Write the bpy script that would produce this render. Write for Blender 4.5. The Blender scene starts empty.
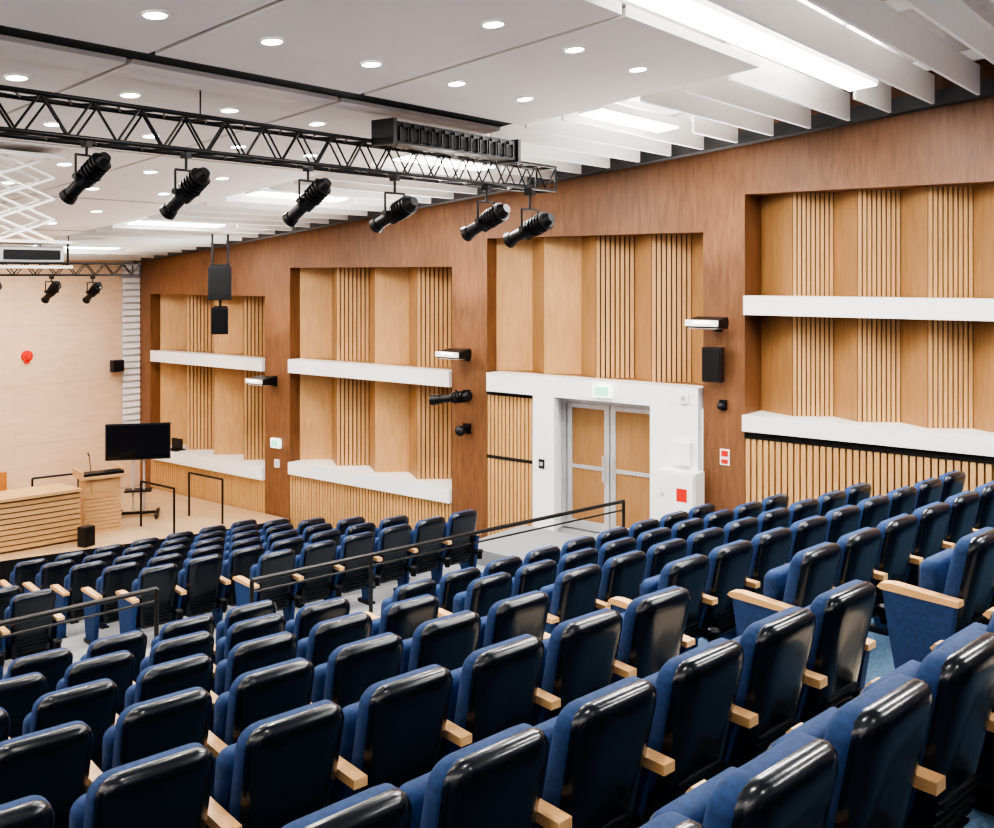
import bpy, bmesh, math, random
from mathutils import Vector, Matrix
random.seed(4)
ZOFF = 5.6
scene = bpy.context.scene

# ------------------------------------------------------------------ materials
def newmat(name):
    m = bpy.data.materials.new(name); m.use_nodes = True
    nt = m.node_tree
    return m, nt, nt.nodes["Principled BSDF"]

def mat_plain(name, col, rough=0.5, metal=0.0, var=0.06, scale=8, bump=0.0, bscale=200, coat=0.0):
    m, nt, b = newmat(name)
    N = nt.nodes; L = nt.links
    tc = N.new("ShaderNodeTexCoord"); no = N.new("ShaderNodeTexNoise")
    no.inputs["Scale"].default_value = scale; no.inputs["Detail"].default_value = 4
    L.new(tc.outputs["Object"], no.inputs["Vector"])
    r = N.new("ShaderNodeValToRGB")
    r.color_ramp.elements[0].position = 0.3; r.color_ramp.elements[1].position = 0.7
    r.color_ramp.elements[0].color = tuple(max(0, c*(1-var)) for c in col)+(1,)
    r.color_ramp.elements[1].color = tuple(min(1, c*(1+var)) for c in col)+(1,)
    L.new(no.outputs["Fac"], r.inputs["Fac"]); L.new(r.outputs["Color"], b.inputs["Base Color"])
    b.inputs["Roughness"].default_value = rough; b.inputs["Metallic"].default_value = metal
    b.inputs["Coat Weight"].default_value = coat
    b.inputs["Coat Roughness"].default_value = 0.12
    if bump:
        n2 = N.new("ShaderNodeTexNoise"); n2.inputs["Scale"].default_value = bscale
        L.new(tc.outputs["Object"], n2.inputs["Vector"])
        bp = N.new("ShaderNodeBump"); bp.inputs["Strength"].default_value = bump
        bp.inputs["Distance"].default_value = 0.01
        L.new(n2.outputs["Fac"], bp.inputs["Height"]); L.new(bp.outputs["Normal"], b.inputs["Normal"])
    return m

def mat_wood(name, dark, light, rough=0.45, stretch=(6, 6, 0.7), scale=3.0):
    m, nt, b = newmat(name)
    N = nt.nodes; L = nt.links
    tc = N.new("ShaderNodeTexCoord"); mp = N.new("ShaderNodeMapping")
    mp.inputs["Scale"].default_value = stretch
    L.new(tc.outputs["Object"], mp.inputs["Vector"])
    no = N.new("ShaderNodeTexNoise"); no.inputs["Scale"].default_value = scale
    no.inputs["Detail"].default_value = 8; no.inputs["Roughness"].default_value = 0.65
    no.inputs["Distortion"].default_value = 0.6
    L.new(mp.outputs["Vector"], no.inputs["Vector"])
    n2 = N.new("ShaderNodeTexNoise"); n2.inputs["Scale"].default_value = 0.7
    L.new(tc.outputs["Object"], n2.inputs["Vector"])
    mx = N.new("ShaderNodeMath"); mx.operation = 'MULTIPLY_ADD'
    mx.inputs[1].default_value = 0.4
    L.new(n2.outputs["Fac"], mx.inputs[0]); 
    m2 = N.new("ShaderNodeMath"); m2.operation = 'MULTIPLY'; m2.inputs[1].default_value = 0.6
    L.new(no.outputs["Fac"], m2.inputs[0]); L.new(m2.outputs[0], mx.inputs[2])
    r = N.new("ShaderNodeValToRGB")
    r.color_ramp.elements[0].position = 0.35; r.color_ramp.elements[1].position = 0.65
    r.color_ramp.elements[0].color = dark+(1,); r.color_ramp.elements[1].color = light+(1,)
    L.new(mx.outputs[0], r.inputs["Fac"]); L.new(r.outputs["Color"], b.inputs["Base Color"])
    b.inputs["Roughness"].default_value = rough
    return m

def mat_emit(name, col, s, sample=True):
    m, nt, b = newmat(name)
    b.inputs["Base Color"].default_value = col+(1,)
    b.inputs["Emission Color"].default_value = col+(1,)
    b.inputs["Emission Strength"].default_value = s
    if not sample:
        try: m.cycles.emission_sampling = 'NONE'
        except Exception: pass
    return m

WALNUT = mat_wood("walnut_veneer", (0.150, 0.065, 0.028), (0.275, 0.130, 0.060))
OAK = mat_wood("oak_veneer", (0.50, 0.285, 0.115), (0.66, 0.40, 0.185))
OAKB = mat_wood("oak_veneer_shade", (0.28, 0.145, 0.055), (0.40, 0.22, 0.095))  # darker copy of the oak: shade of the return faces put into the colour
OAKR = mat_wood("oak_rib", (0.49, 0.285, 0.12), (0.65, 0.40, 0.19))
OAKD = mat_plain("rib_groove", (0.11, 0.054, 0.022), 0.7)
OAKM = mat_plain("rib_groove_pale", (0.20, 0.105, 0.045), 0.7)
PLY = mat_wood("birch_plywood", (0.62, 0.44, 0.30), (0.74, 0.55, 0.39), 0.4, (0.8, 0.8, 3))
ARMW = mat_wood("armrest_beech", (0.70, 0.41, 0.18), (0.82, 0.52, 0.26), 0.35, (8, 1.5, 8), 6)
DESKW = mat_wood("desk_oak", (0.48, 0.29, 0.135), (0.62, 0.40, 0.21), 0.4, (0.8, 0.8, 6))
STAGEW = mat_wood("stage_parquet", (0.46, 0.31, 0.18), (0.64, 0.46, 0.29), 0.3, (5, 0.7, 5))
BLACKGAP = mat_plain("dark_gap", (0.012, 0.010, 0.009), 0.9)
WHITE = mat_plain("white_lacquer", (0.88, 0.87, 0.86), 0.35, var=0.02)
CEIL = mat_plain("ceiling_panel_plaster", (0.87, 0.81, 0.77), 0.8, var=0.015, scale=2)
FIN = mat_plain("baffle_white", (0.90, 0.88, 0.85), 0.7, var=0.02)
SLAB = mat_plain("soffit_grey", (0.66, 0.64, 0.62), 0.9)
COVE = mat_plain("cove_grey", (0.075, 0.075, 0.078), 0.6)
CHAN = mat_plain("channel_black", (0.012, 0.012, 0.014), 0.7)
METAL = mat_plain("black_metal", (0.012, 0.012, 0.014), 0.4, 0.3)
RAILM = mat_plain("graphite_rail", (0.05, 0.048, 0.046), 0.35, 0.6)
GREYM = mat_plain("aluminium", (0.60, 0.60, 0.61), 0.4, 0.5)
FABRIC = mat_plain("blue_upholstery", (0.017, 0.055, 0.165), 0.75, var=0.22, scale=40, bump=0.3, bscale=500)
SHELL = mat_plain("black_gloss_leatherette", (0.006, 0.010, 0.019), 0.27, var=0.1, coat=0.35, bump=0.08, bscale=60)
PLAST = mat_plain("black_plastic", (0.009, 0.010, 0.013), 0.4)
CARPET = mat_plain("blue_carpet", (0.075, 0.14, 0.22), 0.95, var=0.35, scale=60, bump=0.5, bscale=400)
GREYC = mat_plain("grey_carpet", (0.31, 0.325, 0.345), 0.95, var=0.15, scale=60, bump=0.4, bscale=400)
STEPW = mat_wood("step_wood", (0.62, 0.52, 0.40), (0.76, 0.66, 0.53), 0.5, (0.8, 6, 6))
PAINT = mat_plain("wall_paint", (0.66, 0.62, 0.56), 0.8)
LAMP = mat_emit("lamp_glow", (1.0, 0.95, 0.88), 18, False)
STRIP = mat_emit("strip_glow", (1.0, 0.98, 0.95), 12, False)
RED = mat_plain("red_paint", (0.65, 0.03, 0.02), 0.4)
GREEN = mat_emit("exit_green", (0.25, 0.75, 0.5), 0.6, False)
SIGNW = mat_emit("sign_white", (0.85, 0.95, 0.92), 0.8, False)
SCREEN = mat_plain("screen_black", (0.008, 0.008, 0.010), 0.15)
GLASS = mat_plain("lens_glass", (0.05, 0.055, 0.06), 0.05)
ORANGE = mat_plain("orange_leather", (0.50, 0.20, 0.05), 0.5)

# ------------------------------------------------------------------ mesh builder
class MB:
    def __init__(s): s.v = []; s.f = []; s.m = []; s.mats = []; s.sm = []
    def mi(s, mat):
        if mat not in s.mats: s.mats.append(mat)
        return s.mats.index(mat)
    def add(s, vs, fs, mat, smooth=False):
        o = len(s.v); s.v += [tuple(v) for v in vs]; k = s.mi(mat)
        for f in fs: s.f.append([i+o for i in f]); s.m.append(k); s.sm.append(smooth)
    def box(s, a, b, mat, M=None):
        x0, y0, z0 = a; x1, y1, z1 = b
        vs = [Vector(p) for p in ((x0,y0,z0),(x1,y0,z0),(x1,y1,z0),(x0,y1,z0),(x0,y0,z1),(x1,y0,z1),(x1,y1,z1),(x0,y1,z1))]
        if M is not None: vs = [M @ v for v in vs]
        s.add(vs, [(0,3,2,1),(4,5,6,7),(0,1,5,4),(1,2,6,5),(2,3,7,6),(3,0,4,7)], mat)
    def prism(s, poly, z0, z1, mat, M=None):
        n = len(poly)
        vs = [Vector((p[0],p[1],z0)) for p in poly]+[Vector((p[0],p[1],z1)) for p in poly]
        if M is not None: vs = [M @ v for v in vs]
        s.add(vs, [tuple(reversed(range(n))), tuple(range(n,2*n))]+[(i,(i+1)%n,n+(i+1)%n,n+i) for i in range(n)], mat)
    def polyx(s, poly, x0, x1, mat):   # poly in (y,z)
        n = len(poly)
        vs = [Vector((x0,p[0],p[1])) for p in poly]+[Vector((x1,p[0],p[1])) for p in poly]
        s.add(vs, [tuple(reversed(range(n))), tuple(range(n,2*n))]+[(i,(i+1)%n,n+(i+1)%n,n+i) for i in range(n)], mat)
    def cyl(s, p0, p1, r0, mat, r1=None, seg=12, smooth=True):
        p0 = Vector(p0); p1 = Vector(p1); r1 = r0 if r1 is None else r1
        d = (p1-p0).normalized()
        a = d.orthogonal().normalized(); b = d.cross(a)
        vs = []
        for p, r in ((p0,r0),(p1,r1)):
            for i in range(seg):
                t = 2*math.pi*i/seg
                vs.append(p+a*math.cos(t)*r+b*math.sin(t)*r)
        s.add(vs, [(i,(i+1)%seg,seg+(i+1)%seg,seg+i) for i in range(seg)], mat, smooth)
        s.add(vs, [tuple(reversed(range(seg))), tuple(range(seg,2*seg))], mat)
    def rings(s, rings, mat, smooth=True, cap=True):
        n = len(rings[0]); vs = [v for r in rings for v in r]; fs = []
        for k in range(len(rings)-1):
            for i in range(n):
                fs.append((k*n+i, k*n+(i+1)%n, (k+1)*n+(i+1)%n, (k+1)*n+i))
        if cap:
            fs.append(tuple(reversed(range(n)))); fs.append(tuple(range((len(rings)-1)*n, len(rings)*n)))
        s.add(vs, fs, mat, smooth)
    def mesh(s, name):
        me = bpy.data.meshes.new(name); me.from_pydata(s.v, [], s.f)
        for m in s.mats: me.materials.append(m)
        me.polygons.foreach_set("material_index", s.m)
        me.polygons.foreach_set("use_smooth", s.sm)
        bm = bmesh.new(); bm.from_mesh(me); bmesh.ops.recalc_face_normals(bm, faces=bm.faces); bm.to_mesh(me); bm.free()
        me.update(); return me
    def obj(s, name, loc=(0,0,0), rz=0):
        o = bpy.data.objects.new(name, s.mesh(name)); o.location = loc; o.rotation_euler = (0,0,rz)
        scene.collection.objects.link(o); return o
def inst(name, me, loc, rz=0):
    o = bpy.data.objects.new(name, me); o.location = loc; o.rotation_euler = (0,0,rz)
    scene.collection.objects.link(o); return o

# seat frame -> world (hall fans: seating axis is 8 deg off the side wall)
CA, SA = math.cos(math.radians(8)), math.sin(math.radians(8))
def W(s, c): return (CA*s+SA*c, CA*c-SA*s)
def ceilz(y): return 2.40-0.1036*y
XR = 13.0; XL = -8.0; YF = 20.4; YB = -8.0; FL = -5.8

def clip(poly, x0=XL, x1=XR, y0=YB, y1=YF):
    def cl(p, inside, inter):
        out = []
        for i in range(len(p)):
            a, b = p[i-1], p[i]
            ia, ib = inside(a), inside(b)
            if ib:
                if not ia: out.append(inter(a,b))
                out.append(b)
            elif ia: out.append(inter(a,b))
        return out
    def ix(v): return lambda a,b: (v, a[1]+(b[1]-a[1])*(v-a[0])/(b[0]-a[0]))
    def iy(v): return lambda a,b: (a[0]+(b[0]-a[0])*(v-a[1])/(b[1]-a[1]), v)
    poly = cl(poly, lambda p: p[0]>=x0, ix(x0)); poly = cl(poly, lambda p: p[0]<=x1, ix(x1)) if poly else poly
    poly = cl(poly, lambda p: p[1]>=y0, iy(y0)) if poly else poly
    poly = cl(poly, lambda p: p[1]<=y1, iy(y1)) if poly else poly
    return poly
def band(c0, c1, s0=-30, s1=30): return clip([W(s0,c0),W(s1,c0),W(s1,c1),W(s0,c1)])

# ------------------------------------------------------------------ floor
P, R = 1.02, 0.28
C0 = 2.28
def zrow(n): return -2.44-R*n
PN, RN, CN = 1.09, 0.27, 2.35
def znear(n): return -2.46-RN*n
fl = MB()
for n in range(-6, 6):
    a = C0+n*P-0.15; b = a+P
    if n == -6: a = -30
    fl.prism(band(a,b,4.86,30), FL, zrow(n), CARPET)
    a = CN+n*PN-0.15; b = a+PN
    if n == -6: a = -30
    fl.prism(band(a,b,-30,4.86), FL, znear(n), CARPET)
CX0 = C0+6*P-0.15; CX1 = 9.85; CXN = CN+6*PN-.15
fl.prism(band(CX0,CX1,4.86,30), FL, -3.95, GREYC)
fl.prism(band(CXN,CX1,-30,4.86), FL, -3.95, GREYC)
C1 = 10.2
def zlow(m): return -4.15-0.19*m
for m in range(0, 7):
    a = C1+m*P-0.35; b = a+P
    fl.prism(band(a,b), FL, zlow(m), GREYC)
fl.prism(band(C1+7*P-0.35, 60), FL, -5.5, GREYC)
fl.obj("floor")
# aisle steps
st = MB()
for n in range(-5, 6):
    a = C0+n*P-0.15
    st.prism([W(4.98,a),W(5.66,a),W(5.66,a+P*0.5),W(4.98,a+P*0.5)], zrow(n), zrow(n)+0.14, STEPW)
    st.prism([W(4.98,a+P*.5),W(5.66,a+P*.5),W(5.66,a+P-.01),W(4.98,a+P-.01)], zrow(n), zrow(n)+0.012, STEPW)
    for cc, zz in ((a+P*0.5, 0.14),(a+P-.01, 0.012)):
        st.prism([W(4.98,cc-0.05),W(5.66,cc-.05),W(5.66,cc),W(4.98,cc)], zrow(n)+zz, zrow(n)+zz+0.006, METAL)
st.obj("aisle_steps")
ld = MB()
ld.box((11.3,7.5,-4.6),(12.86,9.6,-3.93),GREYC); ld.obj("door_landing")
# stage
sg = MB()
edge = [(12.97,15.3),(10.97,15.8),(8.2,16.75),(5,17.2),(-7.97,17.2)]
sg.prism(edge+[(-7.97,20.38),(12.97,20.38)], -5.49, -4.7, STAGEW)
for i in range(4):
    a = Vector(edge[i]); b = Vector(edge[i+1]); d = (b-a).normalized(); nn = Vector((-d.y,d.x))*-1
    if nn.y > 0: nn = -nn
    q = [a, b, b+nn*0.03, a+nn*0.03]
    sg.prism([(p.x,p.y) for p in q], -5.45, -4.70, METAL)
sg.obj("stage_platform")

# ------------------------------------------------------------------ right wall
wr = MB()
def zc(y): return ceilz(y)+0.45
bays = [(1.02,5.94,1.1),(6.56,10.44,0.6),(11.2,15.32,0.14),(16.07,20.0,-0.42)]
prev = -8.0
for (a,b,t) in bays:
    wr.polyx([(prev,FL),(a,FL),(a,zc(a)),(prev,zc(prev))], 13, 13.85, WALNUT)
    wr.polyx([(a,t),(b,t),(b,zc(b)),(a,zc(a))], 13, 13.85, WALNUT)
    wr.box((13.84,a,FL),(13.95,b,t), OAK)
    prev = b
wr.polyx([(prev,FL),(20.4,FL),(20.4,zc(20.4)),(prev,zc(prev))], 13, 13.85, WALNUT)
def zigzag(y0, y1, z0, z1, nper, ribs, groove, depth=.30, frac=.5, nr=8, xs=13.25):
    """folded acoustic wall: per period one camera-side face (ribbed or plain) and one return face"""
    p = (y1-y0)/nper
    xd = xs+depth
    for k in range(nper):
        yh = y1-k*p; ym = yh-p*frac; yl = yh-p
        rib = ribs[k % len(ribs)]
        wr.prism([(xs,yh),(xd,ym),(13.84,ym),(13.84,yh)], z0, z1, groove if rib else OAK)
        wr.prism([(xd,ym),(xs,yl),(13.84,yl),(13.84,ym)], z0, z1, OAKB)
        if not rib: continue
        T = Vector((xd-xs, ym-yh)); Ln = T.length; T.normalize()
        Nn = Vector((T.y, -T.x)); 
        if Nn.x > 0: Nn = -Nn
        w = Ln/nr
        for i in range(nr):
            a = Vector((xs,yh))+T*(i*w+w*0.14); b = a+T*(w*0.70)
            q = [a,b,b+Nn*0.018,a+Nn*0.018]
            wr.prism([(v.x,v.y) for v in q], z0, z1, OAKR)
def wains(y0, y1, z0, z1, p=0.085):
    wr.box((13.06,y0,z0),(13.62,y1,z1), OAKD)
    n = int((y1-y0)/p); p = (y1-y0)/n
    for i in range(n):
        wr.box((13.0,y0+i*p+p*0.14,z0),(13.06,y0+(i+1)*p-p*0.14,z1), OAKR)
wr.prism([(13.53,5.94),(13.25,5.37),(13.84,5.37),(13.84,5.94)],-1.9,1.1,OAKB)
zigzag(1.02,5.37,-1.9,1.1,5,[1],OAKD,.30,.52,9); wains(1.02,5.94,FL,-2.18)
zigzag(6.56,10.44,-1.58,0.6,4,[0,0,1,1],OAKD,.34,.5); wains(9.52,10.44,FL,-1.88,0.075)
zigzag(11.2,15.32,-3.6,0.14,4,[0,1],OAKM,.42,.44); wains(11.2,15.32,FL,-3.85,0.075)
zigzag(16.07,20.0,-3.8,-0.42,4,[0,1],OAKM,.42,.44); wains(16.07,20.0,FL,-4.05,0.075)
wr.box((12.99,9.52,-2.98),(13.02,10.44,-2.93), BLACKGAP)
wr.box((12.99,9.52,-1.95),(13.02,10.44,-1.90), BLACKGAP)
wr.box((12.99,1.02,-2.22),(13.02,5.94,-2.14), BLACKGAP)
# door reveal
wr.box((13.4,7.4,FL),(13.62,9.1,-1.88), GREYM)
wr.box((13.0,6.56,FL),(13.62,7.35,-1.88), WHITE)
wr.box((13.0,9.12,FL),(13.62,9.52,-1.88), WHITE)
wr.box((13.0,7.35,FL),(13.4,9.12,-3.96), GREYC)
wr.obj("wall_right")

def ledge(name, y0, y1, z0, z1, x0=12.93, full=False):
    b = MB(); b.box((x0,y0,z0),(13.0,y1,z1), WHITE)
    if full: b.box((13.0,y0+.005,z0),(13.7,y1-.005,z1), WHITE)
    else:
        b.box((13.0,y0+.005,z0),(13.25,y1-.005,z1), WHITE)
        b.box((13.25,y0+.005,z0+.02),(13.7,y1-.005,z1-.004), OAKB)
    b.obj(name)
ledge("trim_1",1.02,5.93,-0.54,-0.28); ledge("trim_2",1.02,5.95,-2.12,-1.9,full=True)
ledge("trim_3",11.2,15.3,-1.88,-1.62); ledge("trim_4",11.2,15.3,-3.83,-3.6,full=True)
ledge("trim_5",16.07,19.9,-1.9,-1.66); ledge("trim_6",16.07,19.9,-4.05,-3.8,full=True)
PX = 12.88
po = MB()
po.box((PX,6.58,-1.88),(12.998,10.36,-1.58), WHITE)
po.box((PX,9.02,-3.95),(12.998,9.42,-1.88), WHITE)
po.box((PX,6.58,-3.95),(12.998,7.34,-1.88), WHITE)
po.box((12.998,6.58,-1.88),(13.25,10.36,-1.58), WHITE)
po.box((13.25,6.58,-1.88),(13.7,10.36,-1.585), OAKB)
po.obj("door_portal_frame")
dr = MB()
dr.box((13.22,7.37,-3.94),(13.32,7.45,-1.9), GREYM); dr.box((13.22,9.03,-3.94),(13.32,9.11,-1.9), GREYM)
dr.box((13.22,7.45,-1.98),(13.32,9.03,-1.9), GREYM)
for a,b in ((7.46,8.23),(8.25,9.02)):
    dr.box((13.24,a,-3.94),(13.29,a+.09,-1.99), GREYM); dr.box((13.24,b-.09,-3.94),(13.29,b,-1.99), GREYM)
    dr.box((13.24,a+.09,-2.06),(13.29,b-.09,-1.99), GREYM); dr.box((13.24,a+.09,-3.94),(13.29,b-.09,-3.8), GREYM)
    dr.box((13.24,a+.09,-3.00),(13.29,b-.09,-2.94), GREYM)
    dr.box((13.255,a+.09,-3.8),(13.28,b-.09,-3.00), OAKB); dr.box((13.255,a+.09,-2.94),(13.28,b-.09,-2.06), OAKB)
for y in (8.16,8.32):
    dr.cyl((13.17,y,-3.15),(13.17,y,-2.75),0.015,GREYM); dr.cyl((13.17,y,-3.1),(13.25,y,-3.1),.01,GREYM); dr.cyl((13.17,y,-2.8),(13.25,y,-2.8),.01,GREYM)
dr.obj("door_1")

cv = MB()
cv.polyx([(-7.9,ceilz(-7.9)-.02),(20.38,ceilz(20.38)-.02),(20.38,ceilz(20.38)+.16),(-7.9,ceilz(-7.9)+.16)],12.80,12.995,COVE)
cv.obj("trim_7")

# ------------------------------------------------------------------ other walls
wf = MB()
wf.box((XL,YF+0.03,FL),(13.65,YF+0.2,1.2), BLACKGAP)
x = 12.55; 
while x > XL+.1:
    x0 = max(XL, x-2.4)
    z = -4.7
    while z < 0.75:
        z1 = min(z+1.22, 0.85)
        wf.box((x0+.002,YF,z+.002),(x-.002,YF+.03,z1-.002), PLY); z += 1.22
    x -= 2.4
for i in range(26):
    wf.box((12.58,YF-.03,-3.5+i*.145),(12.98,YF+.03,-3.5+i*.145+.10), WHITE)
wf.box((12.56,YF+.01,-3.5),(13,YF+.03,.8),GREYM)
wf.box((12.56,YF,-4.7),(13,YF+.03,-3.5),PLY)
wf.obj("wall_front")
b = MB(); b.box((XL-.2,YB,FL),(XL,YF+.2,3.8), PAINT); b.obj("wall_left")
b = MB(); b.box((XL-.2,YB-.2,FL),(13.65,YB,3.8), PAINT); b.obj("wall_back")

# ------------------------------------------------------------------ ceiling
sl = MB()
sl.polyx([(YB,ceilz(YB)+.45),(YF+.2,ceilz(YF)+.43),(YF+.2,ceilz(YF)+.6),(YB,ceilz(YB)+.6)], XL-.2, 13.85, SLAB)
sl.obj("ceiling")
cp = MB()
xb = [(-7.9,-4.3),(-4.25,-2.1),(-2.05,0.05),(0.1,2.25),(2.3,4.46),(4.52,6.68),(6.74,9.2)]
yb = [(4.05,6.89),(7.19,10.1),(10.16,13.0),(13.1,16.0),(16.1,19.6)]
def slab(mb, x0,x1,y0,y1,t,mat,dz=0):
    mb.polyx([(y0,ceilz(y0)+dz),(y1,ceilz(y1)+dz),(y1,ceilz(y1)+dz+t),(y0,ceilz(y0)+dz+t)],x0,x1,mat)
for (x0,x1) in xb:
    for k,(y0,y1) in enumerate(yb):
        slab(cp,x0,x1,y0,y1,0.09,CEIL)
for (x0,x1) in xb[:4]:
    for (y0,y1) in ((-7.8,-4),(-3.95,0.0),(0.05,4.0)): slab(cp,x0,x1,y0,y1,0.09,CEIL)
slab(cp,-7.9,9.2,6.87,7.21,0.05,CHAN,dz=0.04)
for (a_,b_) in ((4.455,4.525),(6.675,6.745),(2.245,2.305)): slab(cp,a_,b_,4.05,19.6,.02,COVE,dz=.07)
cp.obj("ceiling_acoustic_panels")
bars = [-3.3,0.2,3.72,6.1,8.95,11.9,15.0,18.2]  # rearmost bars are out of view, added to light the near seats
fn = MB()
y = -7.6
while y < 20.2:
    skip = any(abs(y-b_) < 0.26 for b_ in bars)
    x0 = 9.32 if y > 4.0 else 2.4
    if not skip:
        slab(fn, x0, 12.7, y, y+.035, .34, FIN, dz=-.02)
    else:
        slab(fn, 11.45, 12.7, y, y+.035, .34, FIN, dz=-.02)
    y += 0.5
for xx in (9.6,12.3): slab(fn, xx, xx+.04, -7.7, 20.2, .13, FIN, dz=.31)
for xx in (3,6): slab(fn, xx, xx+.04, -7.7, 4.0, .13, FIN, dz=.31)
fn.obj("ceiling_baffles")

def add_light(name, kind, loc, energy, col, parent=None, **kw):
    l = bpy.data.lights.new(name, kind); l.energy = energy; l.color = col
    for k,v in kw.items(): setattr(l,k,v)
    o = bpy.data.objects.new(name, l); o.location = loc; scene.collection.objects.link(o)
    if parent: o.parent = parent
    return o
tilt = math.atan(-0.1036)
for k,yc in enumerate(bars):
    x0 = 9.4 if yc > 4 else 6.3
    x1 = 11.15
    m = MB()
    m.box((x0,-.16,0),(x1,.16,.1),WHITE); m.box((x0+.01,-.145,-.012),(x1-.01,.145,0.0),STRIP)
    o = m.obj("linear_ceiling_light",(0,yc,ceilz(yc)+.02)); o.rotation_euler=(tilt,0,0)
    add_light("lamp_down",'AREA',((x0+x1)/2,0,-.02),75*(x1-x0)/1.9,(1,.97,.94),o,shape='RECTANGLE',size=x1-x0-.02,size_y=.28)
    u_=add_light("fill_up",'AREA',((x0+x1)/2,0,.12),34*(x1-x0)/1.9,(1,.97,.94),o,shape='RECTANGLE',size=x1-x0-.02,size_y=.28)  # added upward fill, brightens baffles and slab above the bar
    u_.rotation_euler=(math.pi,0,0)
# downlights
dm = MB()
n=20
def circ(r,z): return [Vector((r*math.cos(2*math.pi*i/n),r*math.sin(2*math.pi*i/n),z)) for i in range(n)]
dm.rings([circ(.095,0.0),circ(.095,-.012),circ(.080,-.012),circ(.076,0.0)],WHITE,cap=False)
dm.add(circ(.080,-.006),[tuple(range(n))],LAMP)
dme = dm.mesh("ceiling_downlight")
dxs = [-6.2,-3.2,-1.1,.95,1.9,2.95,4.0,5.0,6.05,7.15,8.2]
dys = [-5.5,-2.2,1.6,4.8,6.1,8.0,9.3,11.0,12.3,14.0,15.3,17.1,18.6]  # rear rows are out of view, added for light on the near seats
for j,yy in enumerate(dys):
    for i,xx in enumerate(dxs):
        if yy < 4 and xx > 2: continue
        o = inst("ceiling_downlight", dme, (xx,yy,ceilz(yy)-.001)); o.rotation_euler=(tilt,0,0)
        if i in (1,4,7,9) and j in (1,2,4,6,8,10,12):
            add_light("lamp",'AREA',(0,0,-.02),46,(1,.92,.82),o,shape='DISK',size=.15)

# ------------------------------------------------------------------ chairs
def rr(w0,w1,z0,z1,r,seg=5):
    pts=[]
    cs=[(w1/2-r,z1-r,0),(-(w1/2-r),z1-r,90),(-(w0/2-r),z0+r,180),((w0/2-r),z0+r,270)]
    for cx,cz,a0 in cs:
        for i in range(seg+1):
            a=math.radians(a0+90*i/seg); pts.append((cx+r*math.cos(a),cz+r*math.sin(a)))
    return pts
def pad(mb,w0,w1,z0,z1,r,prof,mat,lean=.22,zt=.97,yo=0,bow=.3):
    rings=[]
    for (y,e) in prof:
        ring=[]
        for (x_,z_) in rr(w0-2*e,w1-2*e,z0+e,z1-e,max(r-e*.6,.012)):
            ring.append(Vector((x_, yo+y+lean*(zt-z_)+bow*x_*x_, z_)))
        rings.append(ring)
    mb.rings(rings,mat)
def seat_mesh(left='arm', right=None):
    m=MB()
    pad(m,.45,.455,.38,.97,.085,[(-.035,.02),(-.025,.004),(-.012,0),(.035,0),(.055,.012),(.068,.04),(.074,.1),(.076,.16)],FABRIC)
    pad(m,.42,.450,.24,.976,.085,[(.004,.012),(-.014,.003),(-.040,.003),(-.062,.014),(-.076,.035),(-.083,.065),(-.085,.10),(-.080,.16)],SHELL)
    for zz in (.30,.34,.38,.42,.46):
        yy=.22*(.97-zz)-.088
        m.box((-.15,yy-.004,zz),(.15,yy+.01,zz+.012),PLAST)
    pad(m,.45,.43,.36,.80,.06,[(-.05,.03),(-.04,.004),(.03,0),(.05,.02),(.055,.1)],FABRIC,lean=.02,zt=.8,yo=.235,bow=0)
    pad(m,.40,.38,.38,.78,.05,[(.04,.01),(.065,.012),(.072,.05)],PLAST,lean=.02,zt=.8,yo=.235,bow=0)
    m.box((-.22,.14,.33),(.22,.24,.375),PLAST)
    cx,cy=.215,-.06
    n=14
    def cc(r,z): return [Vector((cx+r*math.cos(2*math.pi*i/n),cy+r*math.sin(2*math.pi*i/n),z)) for i in range(n)]
    m.rings([cc(.036,.31),cc(.043,.41),cc(.054,.41),cc(.054,.428),cc(.042,.428),cc(.036,.33)],PLAST)
    m.box((cx-.02,cy+.03,.36),(cx+.02,cy+.15,.41),PLAST)
    def arm(xc):
        poly=[(-.03,.585),(-.03,.625),(.40,.643),(.47,.634),(.49,.612),(.47,.598),(.40,.600)]
        m.polyx(poly,xc-.034,xc+.034,ARMW)
        m.polyx([(.05,.585),(.42,.597),(.36,.30),(.32,.04),(.16,.04),(.13,.30)],xc-.02,xc+.02,FABRIC)
        m.box((xc-.035,.12,0),(xc+.035,.40,.045),PLAST)
    def endp(xc):
        poly=[(.02,.60),(.02,.632),(.40,.655),(.47,.645),(.49,.622),(.46,.61)]
        m.polyx(poly,xc-.04,xc+.04,ARMW)
        m.polyx([(.04,.60),(.46,.612),(.42,.35),(.36,.045),(.12,.045),(.08,.35)],xc-.028,xc+.028,FABRIC)
        m.box((xc-.04,.08,0),(xc+.04,.40,.045),PLAST)
    if left=='arm': arm(-.287)
    if left=='end': endp(-.275)
    if right=='arm': arm(.28)
    if right=='end': endp(.285)
    m.box((-.27,.18,.26),(.27,.26,.33),PLAST)
    return m.mesh("auditorium_chair")
SM=seat_mesh('arm'); SLm=seat_mesh('end'); SRm=seat_mesh('arm','end')
def chair(s,c,z,kind,rot=0):
    x_,y_=W(s,c)
    inst("auditorium_chair",{0:SM,1:SLm,2:SRm}[kind],(x_,y_,z),-math.radians(8)+rot)
SW=.58
shift={-3:0,-2:0,-1:0,0:0,1:.03}
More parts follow.
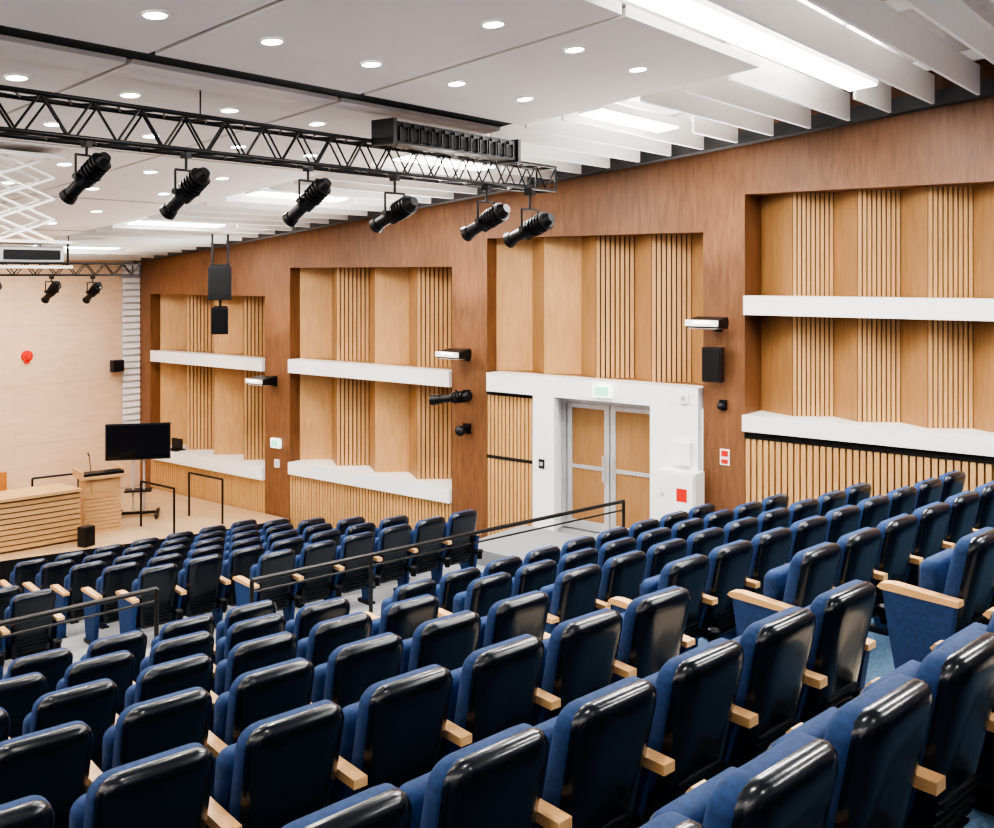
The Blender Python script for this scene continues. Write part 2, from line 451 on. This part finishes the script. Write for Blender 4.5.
for n in range(-3,6):
    sh=shift.get(n,.04)
    for k in range(0,11):
        s=4.57-k*SW + (.06 if n==-1 else 0)
        if s < .9 and n < -0.5: continue
        chair(s,CN+n*PN+(4.7-s)*sh+(.10 if n==-1 else 0),znear(n),2 if k==0 else 0,-math.atan(sh))
    c=C0+n*P
    for k in range(0,9):
        chair(6.04+k*.575,c,zrow(n),1 if k==0 else (2 if k==8 else 0))
for m_ in range(0,6):
    c=C1+m_*P
    s0=6.3 if m_==0 else 5.35
    k=0
    while s0+k*.575<9.3:
        last = s0+(k+1)*.575>=9.3
        chair(s0+k*.575,c,zlow(m_),1 if k==0 else (2 if last else 0)); k+=1
    if m_>0:
        for k in range(0,9): chair(3.95-k*.575,c,zlow(m_),2 if k==0 else 0)

# ------------------------------------------------------------------ railings
def rail(name,pts,zt,zb,every=1.3):
    m=MB()
    for i in range(len(pts)-1):
        a=Vector(W(*pts[i])+(zt[i],)); b=Vector(W(*pts[i+1])+(zt[i+1],))
        m.cyl(a,b,.025,RAILM); m.cyl(a+Vector((0,0,-.12)),b+Vector((0,0,-.12)),.012,RAILM)
        n=max(1,int((b-a).length/every))
        for k in range(n+1):
            p=a.lerp(b,k/n); m.cyl((p.x,p.y,zb),(p.x,p.y,p.z),.023,RAILM)
    m.obj(name)
rail("handrail",[(5.4,9.25),(8.3,9.1),(11.0,8.95)],(-3.12,-3.12,-3.12),-3.94,1.4)
rail("handrail",[(-2,9.72),(4.6,9.72)],(-3.14,-3.14),-3.94,1.5)
m=MB()
for x_ in (10.85,11.9):
    m.cyl((x_,17.0,-3.85),(x_,15.95,-3.85),.02,METAL)
    m.cyl((x_,17.0,-4.69),(x_,17.0,-3.85),.02,METAL); m.cyl((x_,15.95,-4.69),(x_,15.95,-3.85),.02,METAL)
m.obj("stage_handrail")
m=MB()
for i in range(3):
    m.box((11.0,14.3+.3*i,-5.5),(11.75,15.2,-5.5+.2*(i+1)-.02),STAGEW)
m.obj("stage_steps")
m=MB()
m.cyl((9.6,18.6,-3.8),(10.4,18.4,-3.8),.02,METAL); m.cyl((9.6,18.6,-4.7),(9.6,18.6,-3.8),.02,METAL); m.cyl((10.4,18.4,-4.7),(10.4,18.4,-3.8),.02,METAL)
m.obj("handrail")

# ------------------------------------------------------------------ stage furniture
dk=MB()
a=Vector((9.62,16.95)); L_=3.4
def deskp(t,off):
    x_=a.x-L_*t; y_=a.y+.25*t*L_*.9-.10*math.sin(math.pi*t)
    return (x_,y_+off)
K=10
def band2(o0,o1): return [deskp(i/K,o0) for i in range(K+1)]+[deskp(i/K,o1) for i in reversed(range(K+1))]
dk.prism(band2(.03,.08),-4.7,-3.82,OAKD)
for i in range(9): dk.prism(band2(0,.03),-4.66+.092*i,-4.66+.092*i+.07,DESKW)
dk.prism(band2(-.05,.72),-3.82,-3.77,DESKW)
dk.box((a.x-.06,a.y+.08,-4.7),(a.x,a.y+.68,-3.82),DESKW)
dk.obj("presidium_desk")
lc=MB()
M=Matrix.Translation((10.25,17.4,-4.7))@Matrix.Rotation(math.radians(-15),4,'Z')
lc.box((-.34,-.25,0),(.34,.25,.06),DESKW,M); lc.box((-.31,-.22,.06),(.31,.22,1.0),DESKW,M)
for i in range(9): lc.box((-.33,-.235,.08+i*.07),(.33,-.22,.08+i*.07+.05),DESKW,M)
lc.box((-.2,-.24,.75),(.2,-.225,.95),DESKW,M)
lc.box((-.40,-.32,1.0),(.40,.30,1.05),DESKW,M); lc.box((-.40,-.30,1.05),(-.36,.28,1.15),DESKW,M); lc.box((.36,-.30,1.05),(.40,.28,1.15),DESKW,M)
lc.box((-.36,-.28,1.05),(.36,.0,1.10),METAL,M)
p0=M@Vector((-.15,0,1.05)); p1=M@Vector((-.18,.02,1.38)); lc.cyl(p0,p1,.008,METAL); lc.cyl(p1,M@Vector((-.18,.1,1.42)),.015,METAL)
lc.obj("lectern")
tv=MB()
M=Matrix.Translation((11.25,17.72,-4.7))@Matrix.Rotation(math.radians(-38),4,'Z')
tv.box((-.60,-.03,1.12),(.60,.03,1.82),PLAST,M); tv.box((-.575,-.034,1.15),(.575,-.03,1.79),SCREEN,M)
tv.box((-.2,.03,1.3),(.2,.07,1.6),METAL,M)
for x_ in (-.1,.1): tv.cyl(M@Vector((x_,.06,.06)),M@Vector((x_,.06,1.4)),.022,GREYM)
tv.box((-.25,-.1,.5),(.25,.2,.53),METAL,M)
tv.box((-.38,-.3,.05),(-.32,.32,.1),METAL,M); tv.box((.32,-.3,.05),(.38,.32,.1),METAL,M); tv.box((-.38,.03,.05),(.38,.09,.1),METAL,M)
for x_ in (-.35,.35):
    for y_ in (-.27,.29): tv.cyl(M@Vector((x_-.015,y_,.028)),M@Vector((x_+.015,y_,.028)),.028,PLAST)
tv.obj("television_on_stand")
m=MB(); M=Matrix.Translation((9.5,16.55,-4.7))@Matrix.Rotation(.2,4,'Z')
m.box((-.11,-.09,0),(.11,.09,.34),PLAST,M); m.box((-.1,-.095,.02),(.1,-.09,.32),METAL,M); m.cyl(M@Vector((0,-.1,.12)),M@Vector((0,-.09,.12)),.075,PLAST)
m.obj("floor_loudspeaker")
m=MB(); M=Matrix.Translation((8.75,18.3,-4.7))@Matrix.Rotation(math.radians(165),4,'Z')
m.box((-.25,-.25,.40),(.25,.25,.48),ORANGE,M); m.prism([(-.25,-.28),(.25,-.28),(.25,-.22),(-.25,-.22)],.48,1.12,ORANGE,M)
m.cyl(M@Vector((0,0,.06)),M@Vector((0,0,.40)),.03,METAL)
for k in range(5):
    t=2*math.pi*k/5; m.cyl(M@Vector((0,0,.07)),M@Vector((.28*math.cos(t),.28*math.sin(t),.03)),.02,METAL)
    m.cyl(M@Vector((.28*math.cos(t),.28*math.sin(t),0)),M@Vector((.28*math.cos(t),.28*math.sin(t),.05)),.025,PLAST)
for s_ in (-1,1): m.box((s_*.28-.03,-.2,.62),(s_*.28+.03,.15,.66),METAL,M); m.box((s_*.28-.02,-.05,.44),(s_*.28+.02,.0,.62),METAL,M)
m.obj("office_armchair")

# ------------------------------------------------------------------ truss
def truss(name,x0,x1,yc,zc_,hw,hh,step,r):
    m=MB()
    cs=[(yc-hw,zc_-hh),(yc+hw,zc_-hh),(yc+hw,zc_+hh),(yc-hw,zc_+hh)]
    for (y_,z_) in cs: m.cyl((x0,y_,z_),(x1,y_,z_),r,METAL,seg=8)
    n=int((x1-x0)/step); st_=(x1-x0)/n
    for i in range(n):
        xa=x0+i*st_; xb_=xa+st_; xm=(xa+xb_)/2
        for k in range(4):
            p=cs[k]; q=cs[(k+1)%4]
            m.cyl((xa,p[0],p[1]),(xm,q[0],q[1]),r*.5,METAL,seg=6); m.cyl((xm,q[0],q[1]),(xb_,p[0],p[1]),r*.5,METAL,seg=6)
    for xx in (x0,x1):
        for k in range(4):
            p=cs[k]; q=cs[(k+1)%4]; m.cyl((xx,p[0],p[1]),(xx,q[0],q[1]),r*.8,METAL,seg=6)
    xx=x0+.8
    while xx<x1:
        m.cyl((xx,yc,zc_+hh),(xx,yc,ceilz(yc)-.003),.008,METAL,seg=6); m.cyl((xx,yc-hw,zc_+hh),(xx,yc+hw,zc_+hh),r*.7,METAL,seg=6); xx+=2.2
    m.obj(name)
truss("lighting_truss",-2,10.6,7.55,1.21,.15,.15,.42,.020)
truss("lighting_truss",6.2,10.5,16.6,.10,.12,.10,.35,.018)

def spot(name,x,yc,zt,zb,az,pitch,sc=1.0):
    m=MB()
    m.box((x-.03*sc,yc-.05*sc,zt-.06*sc),(x+.03*sc,yc+.05*sc,zt),METAL)
    ctr=Vector((x,yc,zb))
    d=Vector((math.sin(az)*math.cos(pitch),math.cos(az)*math.cos(pitch),-math.sin(pitch)))
    side=Vector((math.cos(az),-math.sin(az),0))
    top=Vector((x,yc,zb+.21*sc))
    m.cyl((x,yc,zt-.05*sc),top,.014*sc,METAL,seg=8)
    for q in (-1,1):
        m.cyl(top,top+side*q*.13*sc,.012*sc,METAL,seg=8)
        m.cyl(top+side*q*.13*sc,ctr+side*q*.13*sc,.012*sc,METAL,seg=8)
        m.cyl(ctr+side*q*.085*sc,ctr+side*q*.15*sc,.03*sc,METAL,seg=10)
    m.cyl(ctr-d*.26*sc,ctr-d*.02*sc,.090*sc,METAL,seg=16)
    for i in range(5): m.cyl(ctr-d*(.25-.045*i)*sc,ctr-d*(.235-.045*i)*sc,.105*sc,METAL,seg=16)
    m.cyl(ctr-d*.33*sc,ctr-d*.26*sc,.05*sc,METAL,r1=.085*sc,seg=14)
    m.cyl(ctr-d*.02*sc,ctr+d*.06*sc,.10*sc,METAL,seg=8,smooth=False)
    m.cyl(ctr+d*.06*sc,ctr+d*.27*sc,.065*sc,METAL,seg=16)
    m.cyl(ctr+d*.27*sc,ctr+d*.33*sc,.076*sc,METAL,r1=.088*sc,seg=16)
    m.cyl(ctr+d*.331*sc,ctr+d*.335*sc,.076*sc,GLASS,seg=16)
    return m.obj(name)
for x_,zb,az,pt,sc in ((4.25,.76,-.2,.62,.80),(5.15,.70,-.1,.6,.88),(6.50,.70,-.1,.62,.92),(7.68,.64,.1,.35,1),(9.2,.62,.1,.4,1.08),(10.05,.56,.1,.35,1.14)):
    spot("profile_spotlight",x_,7.40,1.039,zb,az,pt,sc)
for x_,zb in ((7.9,-.28),(8.9,-.28),(9.65,-.3)):
    o=spot("profile_spotlight",x_,16.6,-.02,zb,0,.6,.8)
m=MB()
m.box((7.35,7.08,1.32),(9.35,7.34,1.54),METAL)
for i in range(12):
    xx=7.46+i*.158
    m.box((xx-.055,7.065,1.355),(xx+.055,7.08,1.455),CHAN); m.box((xx-.066,7.05,1.345),(xx-.055,7.08,1.49),PLAST); m.box((xx+.055,7.05,1.345),(xx+.066,7.08,1.49),PLAST)
    m.cyl((xx,7.055,1.505),(xx,7.08,1.505),.018,PLAST,seg=8)
m.box((7.30,7.05,1.30),(7.35,7.36,1.56),PLAST); m.box((9.35,7.05,1.30),(9.4,7.36,1.56),PLAST)
m.obj("dimmer_rack")
# scissor lift with projector
m=MB()
cx,cy=5.30,10.55; zt=ceilz(cy)-.06; zb=.36; n=4; h=(zt-zb)/n
for yy in (cy-.16,cy+.16):
    for i in range(n):
        z0=zb+i*h; z1=z0+h
        m.cyl((cx-.3,yy,z0),(cx+.3,yy,z1),.015,WHITE,seg=6); m.cyl((cx+.3,yy,z0),(cx-.3,yy,z1),.015,WHITE,seg=6)
        for xx in (cx-.3,cx,cx+.3):
            zz = z0 if xx!=cx else (z0+z1)/2
            m.cyl((xx,cy-.16,zz),(xx,cy+.16,zz),.008,WHITE,seg=6)
m.box((cx-.36,cy-.28,zt-.02),(cx+.36,cy+.28,zt+.02),WHITE)
m.box((cx-.42,cy-.32,zb-.03),(cx+.42,cy+.32,zb+.0),WHITE)
m.box((cx-.34,cy-.28,zb-.22),(cx+.34,cy+.28,zb-.06),GREYM); m.box((cx-.30,cy-.29,zb-.20),(cx+.30,cy-.28,zb-.10),PLAST); m.cyl((cx+.1,cy+.28,zb-.14),(cx+.1,cy+.38,zb-.14),.06,METAL)
for a_ in (-.38,.38):
    for b_ in (-.29,.29): m.cyl((cx+a_,cy+b_,zb-.27),(cx+a_,cy+b_,zb),.012,METAL,seg=6)
m.box((cx-.42,cy-.32,zb-.29),(cx+.42,cy+.32,zb-.26),WHITE)
m.obj("projector_scissor_lift")
# line array speakers
m=MB()
cx,cy=11.7,15.75; M=Matrix.Translation((cx,cy,0))@Matrix.Rotation(math.radians(-40),4,'Z')
zt=ceilz(cy)
m.box((-.16,-.02,.15),(-.12,.02,zt-.01),METAL,M); m.box((.12,-.02,.15),(.16,.02,zt-.01),METAL,M); m.box((-.18,-.05,.12),(.18,.05,.2),METAL,M)
def spk(z0,z1,hw,tilt_):
    MM=M@Matrix.Translation((0,0,z1))@Matrix.Rotation(tilt_,4,'X')
    h=z1-z0
    m.prism([(-hw,-.16),(hw,-.16),(hw*.75,.16),(-hw*.75,.16)],-h,0,PLAST,MM); m.box((-hw+.02,-.172,-h+.02),(hw-.02,-.16,-.02),METAL,MM)
spk(-.46,.15,.21,.0); spk(-1.08,-.60,.15,.12)
m.box((-.02,-.02,-.62),(.02,.02,-.44),METAL,M)
m.obj("hanging_loudspeaker_array")

# ------------------------------------------------------------------ wall fixtures
def flood(y,z,w=.46,X=13.0,sg_=1,energy=60):
    """wall mounted asymmetric up-light; sg_=1 right wall, -1 left wall"""
    m=MB()
    def T(px,py,pz): return Vector(((px-13.0)*sg_, py, pz))
    def bx(a_,b_,mat):
        p_=T(a_[0],a_[1],a_[2]); q_=T(b_[0],b_[1],b_[2])
        m.box((min(p_.x,q_.x),p_.y,p_.z),(max(p_.x,q_.x),q_.y,q_.z),mat)
    bx((12.94,y-.05,z-.12),(13.0,y+.05,z+.08),METAL)
    m.cyl(T(12.96,y,z),T(12.72,y,z-.02),.02,METAL,seg=8)
    poly=[(12.48,z+.05),(12.80,z+.09),(12.82,z+.03),(12.80,z-.07),(12.50,z-.05)]
    n_=len(poly); vs=[T(p[0],y-w/2,p[1]) for p in poly]+[T(p[0],y+w/2,p[1]) for p in poly]
    m.add(vs,[tuple(range(n_)),tuple(reversed(range(n_,2*n_)))]+[(i,(i+1)%n_,n_+(i+1)%n_,n_+i) for i in range(n_)],METAL)
    bx((12.455,y-w/2-.01,z-.03),(12.49,y+w/2+.01,z+.055),WHITE)
    bx((12.5,y-w/2+.03,z-.066),(12.78,y+w/2-.03,z-.056),WHITE)
    o=m.obj("wall_floodlight",(X,0,0))
    l=add_light("lamp",'AREA',((12.62-13)*sg_,y,z+.12),energy,(1,.96,.92),o,shape='RECTANGLE',size=.25,size_y=w-.05,spread=2.0)
    d=Vector((-sg_*.55,0,.84)).normalized(); l.rotation_euler=d.to_track_quat('-Z','Y').to_euler()
flood(6.32,-.66,energy=80); flood(10.85,-1.30,energy=80); flood(15.75,-2.05,energy=80)
for y_,z_ in ((-2.5,-.2),(1.0,-.2),(6.3,-.66),(10.85,-1.3),(15.75,-2.05)): flood(y_,z_,.46,XL,-1,240)  # unseen left-wall floods, added to brighten the ceiling
flood(-1.5,-.3,.46,13.0,1,60)  # unseen rear flood, likewise added for ceiling brightness
def wspk(x0,y,z0,z1,w,name="wall_loudspeaker"):
    m=MB(); m.prism([(x0,y-w/2),(x0+.2,y-w*.35),(x0+.2,y+w*.35),(x0,y+w/2)],z0,z1,PLAST); m.box((x0-.012,y-w/2+.02,z0+.02),(x0,y+w/2-.02,z1-.02),METAL)
    m.box((x0+.2,y-.04,(z0+z1)/2-.06),(13.0,y+.04,(z0+z1)/2+.06),METAL); m.obj(name)
wspk(12.72,6.30,-1.46,-.99,.28)
def wallspot(y,z,ln=.5):
    m=MB()
    m.box((12.93,y-.05,z-.08),(13.0,y+.05,z+.1),METAL); m.cyl((12.95,y,z+.05),(12.70,y,z+.05),.018,METAL,seg=8)
    a_=Vector((12.66,y+ln*.6,z-.08)); b_=Vector((12.66,y-ln*.4,z+.05)); d=(b_-a_)
    m.cyl(a_,a_+d*.25,.09,METAL,r1=.075); m.cyl(a_+d*.25,a_+d*.55,.065,METAL); m.cyl(a_+d*.55,b_,.085,METAL,r1=.07)
    m.cyl((12.70,y,z+.12),(12.66,y,z-.02),.02,METAL,seg=8)
    for q in (.6,.68,.76,.84): m.cyl(a_+d*q,a_+d*(q+.025),.098,METAL)
    m.obj("wall_spotlight")
wallspot(10.85,-2.0,.80)
m=MB(); m.box((12.95,10.78,-2.62),(12.998,10.92,-2.46),METAL); m.cyl((12.96,10.85,-2.54),(12.84,10.85,-2.54),.03,METAL)
def sph(c,r,mb,mat):
    rs=[]
    for j in range(1,8):
        t=math.pi*j/8; rs.append([Vector((c[0]+r*math.sin(t)*math.cos(2*math.pi*i/14),c[1]+r*math.sin(t)*math.sin(2*math.pi*i/14),c[2]+r*math.cos(t))) for i in range(14)])
    mb.rings(rs,mat)
sph((12.8,10.85,-2.56),.09,m,PLAST); m.obj("security_camera")
m=MB(); m.box((12.96,6.2,-1.86),(12.998,6.3,-1.72),METAL); sph((12.92,6.25,-1.8),.06,m,PLAST); m.obj("security_camera")
m=MB(); m.box((12.985,6.16,-2.62),(13.0,6.30,-2.40),WHITE); m.box((12.98,6.18,-2.50),(12.985,6.28,-2.42),RED); m.box((12.98,6.18,-2.60),(12.985,6.28,-2.54),RED); m.obj("fire_notice_sign")
m=MB(); m.box((12.60,6.48,-3.38),(12.878,7.08,-2.72),WHITE); m.box((12.59,6.51,-3.35),(12.60,7.05,-2.75),WHITE); m.box((12.585,6.60,-3.12),(12.59,6.76,-2.94),RED)
m.box((12.588,6.50,-3.36),(12.592,6.51,-2.74),GREYM)
m.cyl((12.58,6.98,-3.05),(12.595,6.98,-3.05),.025,GREYM); m.obj("fire_hose_cabinet")
m=MB(); m.box((12.80,6.66,-2.66),(12.878,6.92,-2.34),WHITE); m.box((12.79,6.68,-2.64),(12.80,6.90,-2.36),WHITE); m.obj("electrical_box")
m=MB(); m.box((12.84,6.72,-1.80),(12.878,6.86,-1.66),WHITE); m.box((12.835,6.76,-1.76),(12.84,6.82,-1.70),GREYM); m.obj("thermostat")
def exits(x,y,z,w,h):
    m=MB(); m.box((x-.06,y-w/2,z-h/2),(x,y+w/2,z+h/2),SIGNW); m.box((x-.065,y-w/2+.04,z-h/2+.03),(x-.06,y+w/2-.1,z+h/2-.03),GREEN)
    m.box((x-.066,y+w/2-.09,z-h/2+.03),(x-.06,y+w/2-.04,z+h/2-.03),GREEN); m.obj("exit_sign")
exits(12.878,8.12,-1.72,.32,.19); exits(13.0,15.7,-3.28,.26,.18)
m=MB(); m.box((12.96,15.62,-3.75),(13.0,15.74,-3.6),WHITE); m.box((12.955,15.65,-3.72),(12.96,15.71,-3.63),GREYM); m.obj("wall_switch")
m=MB(); m.box((12.86,9.2,-3.0),(12.878,9.3,-2.86),METAL); m.box((12.855,9.22,-2.96),(12.86,9.28,-2.9),GREYM); m.obj("light_switch")
m=MB(); m.cyl((10.4,20.4,-1.65),(10.4,20.33,-1.65),.11,RED,seg=20); m.cyl((10.4,20.33,-1.65),(10.4,20.28,-1.65),.07,RED,r1=.05,seg=20); m.box((10.36,20.34,-1.8),(10.44,20.4,-1.7),RED); m.obj("fire_alarm_bell")
m=MB(); m.box((12.2,20.15,-2.1),(12.45,20.3,-1.85),PLAST); m.box((12.22,20.14,-2.08),(12.43,20.15,-1.87),METAL); m.cyl((12.33,20.3,-1.97),(12.33,20.4,-1.97),.03,METAL); m.obj("wall_loudspeaker")
m=MB(); m.box((12.94,19.0,-3.80),(13.2,19.35,-3.77),PLAST); m.prism([(13.10,19.0),(13.14,19.0),(13.14,19.35),(13.10,19.35)],-3.77,-3.55,PLAST); m.obj("laptop")

# wash lamps for the stage wall
for x_ in (7.9,9.65):
    o=add_light("stage_wash_lamp",'SPOT',(x_,16.95,-.50),115,(1,.87,.74),None,spot_size=2.2,spot_blend=.8,shadow_soft_size=.08)
    o.rotation_euler=(math.radians(62),0,0)

# world
w=bpy.data.worlds.new("world"); scene.world=w; w.use_nodes=True
w.node_tree.nodes["Background"].inputs[0].default_value=(.9,.9,1,1); w.node_tree.nodes["Background"].inputs[1].default_value=.3
# camera
cam=bpy.data.cameras.new("camera"); cam.sensor_width=36; cam.lens=36.94; cam.shift_y=-.1398; cam.clip_start=.05
co=bpy.data.objects.new("camera",cam); co.location=(0,0,0); co.rotation_euler=(math.radians(90),0,-math.radians(51.79))
scene.collection.objects.link(co); scene.camera=co
for o in scene.objects:
    if o.parent is None: o.location.z += ZOFF
try:
    scene.view_settings.look='AgX - High Contrast'
    scene.view_settings.exposure=0.35
except Exception as e: print(e)
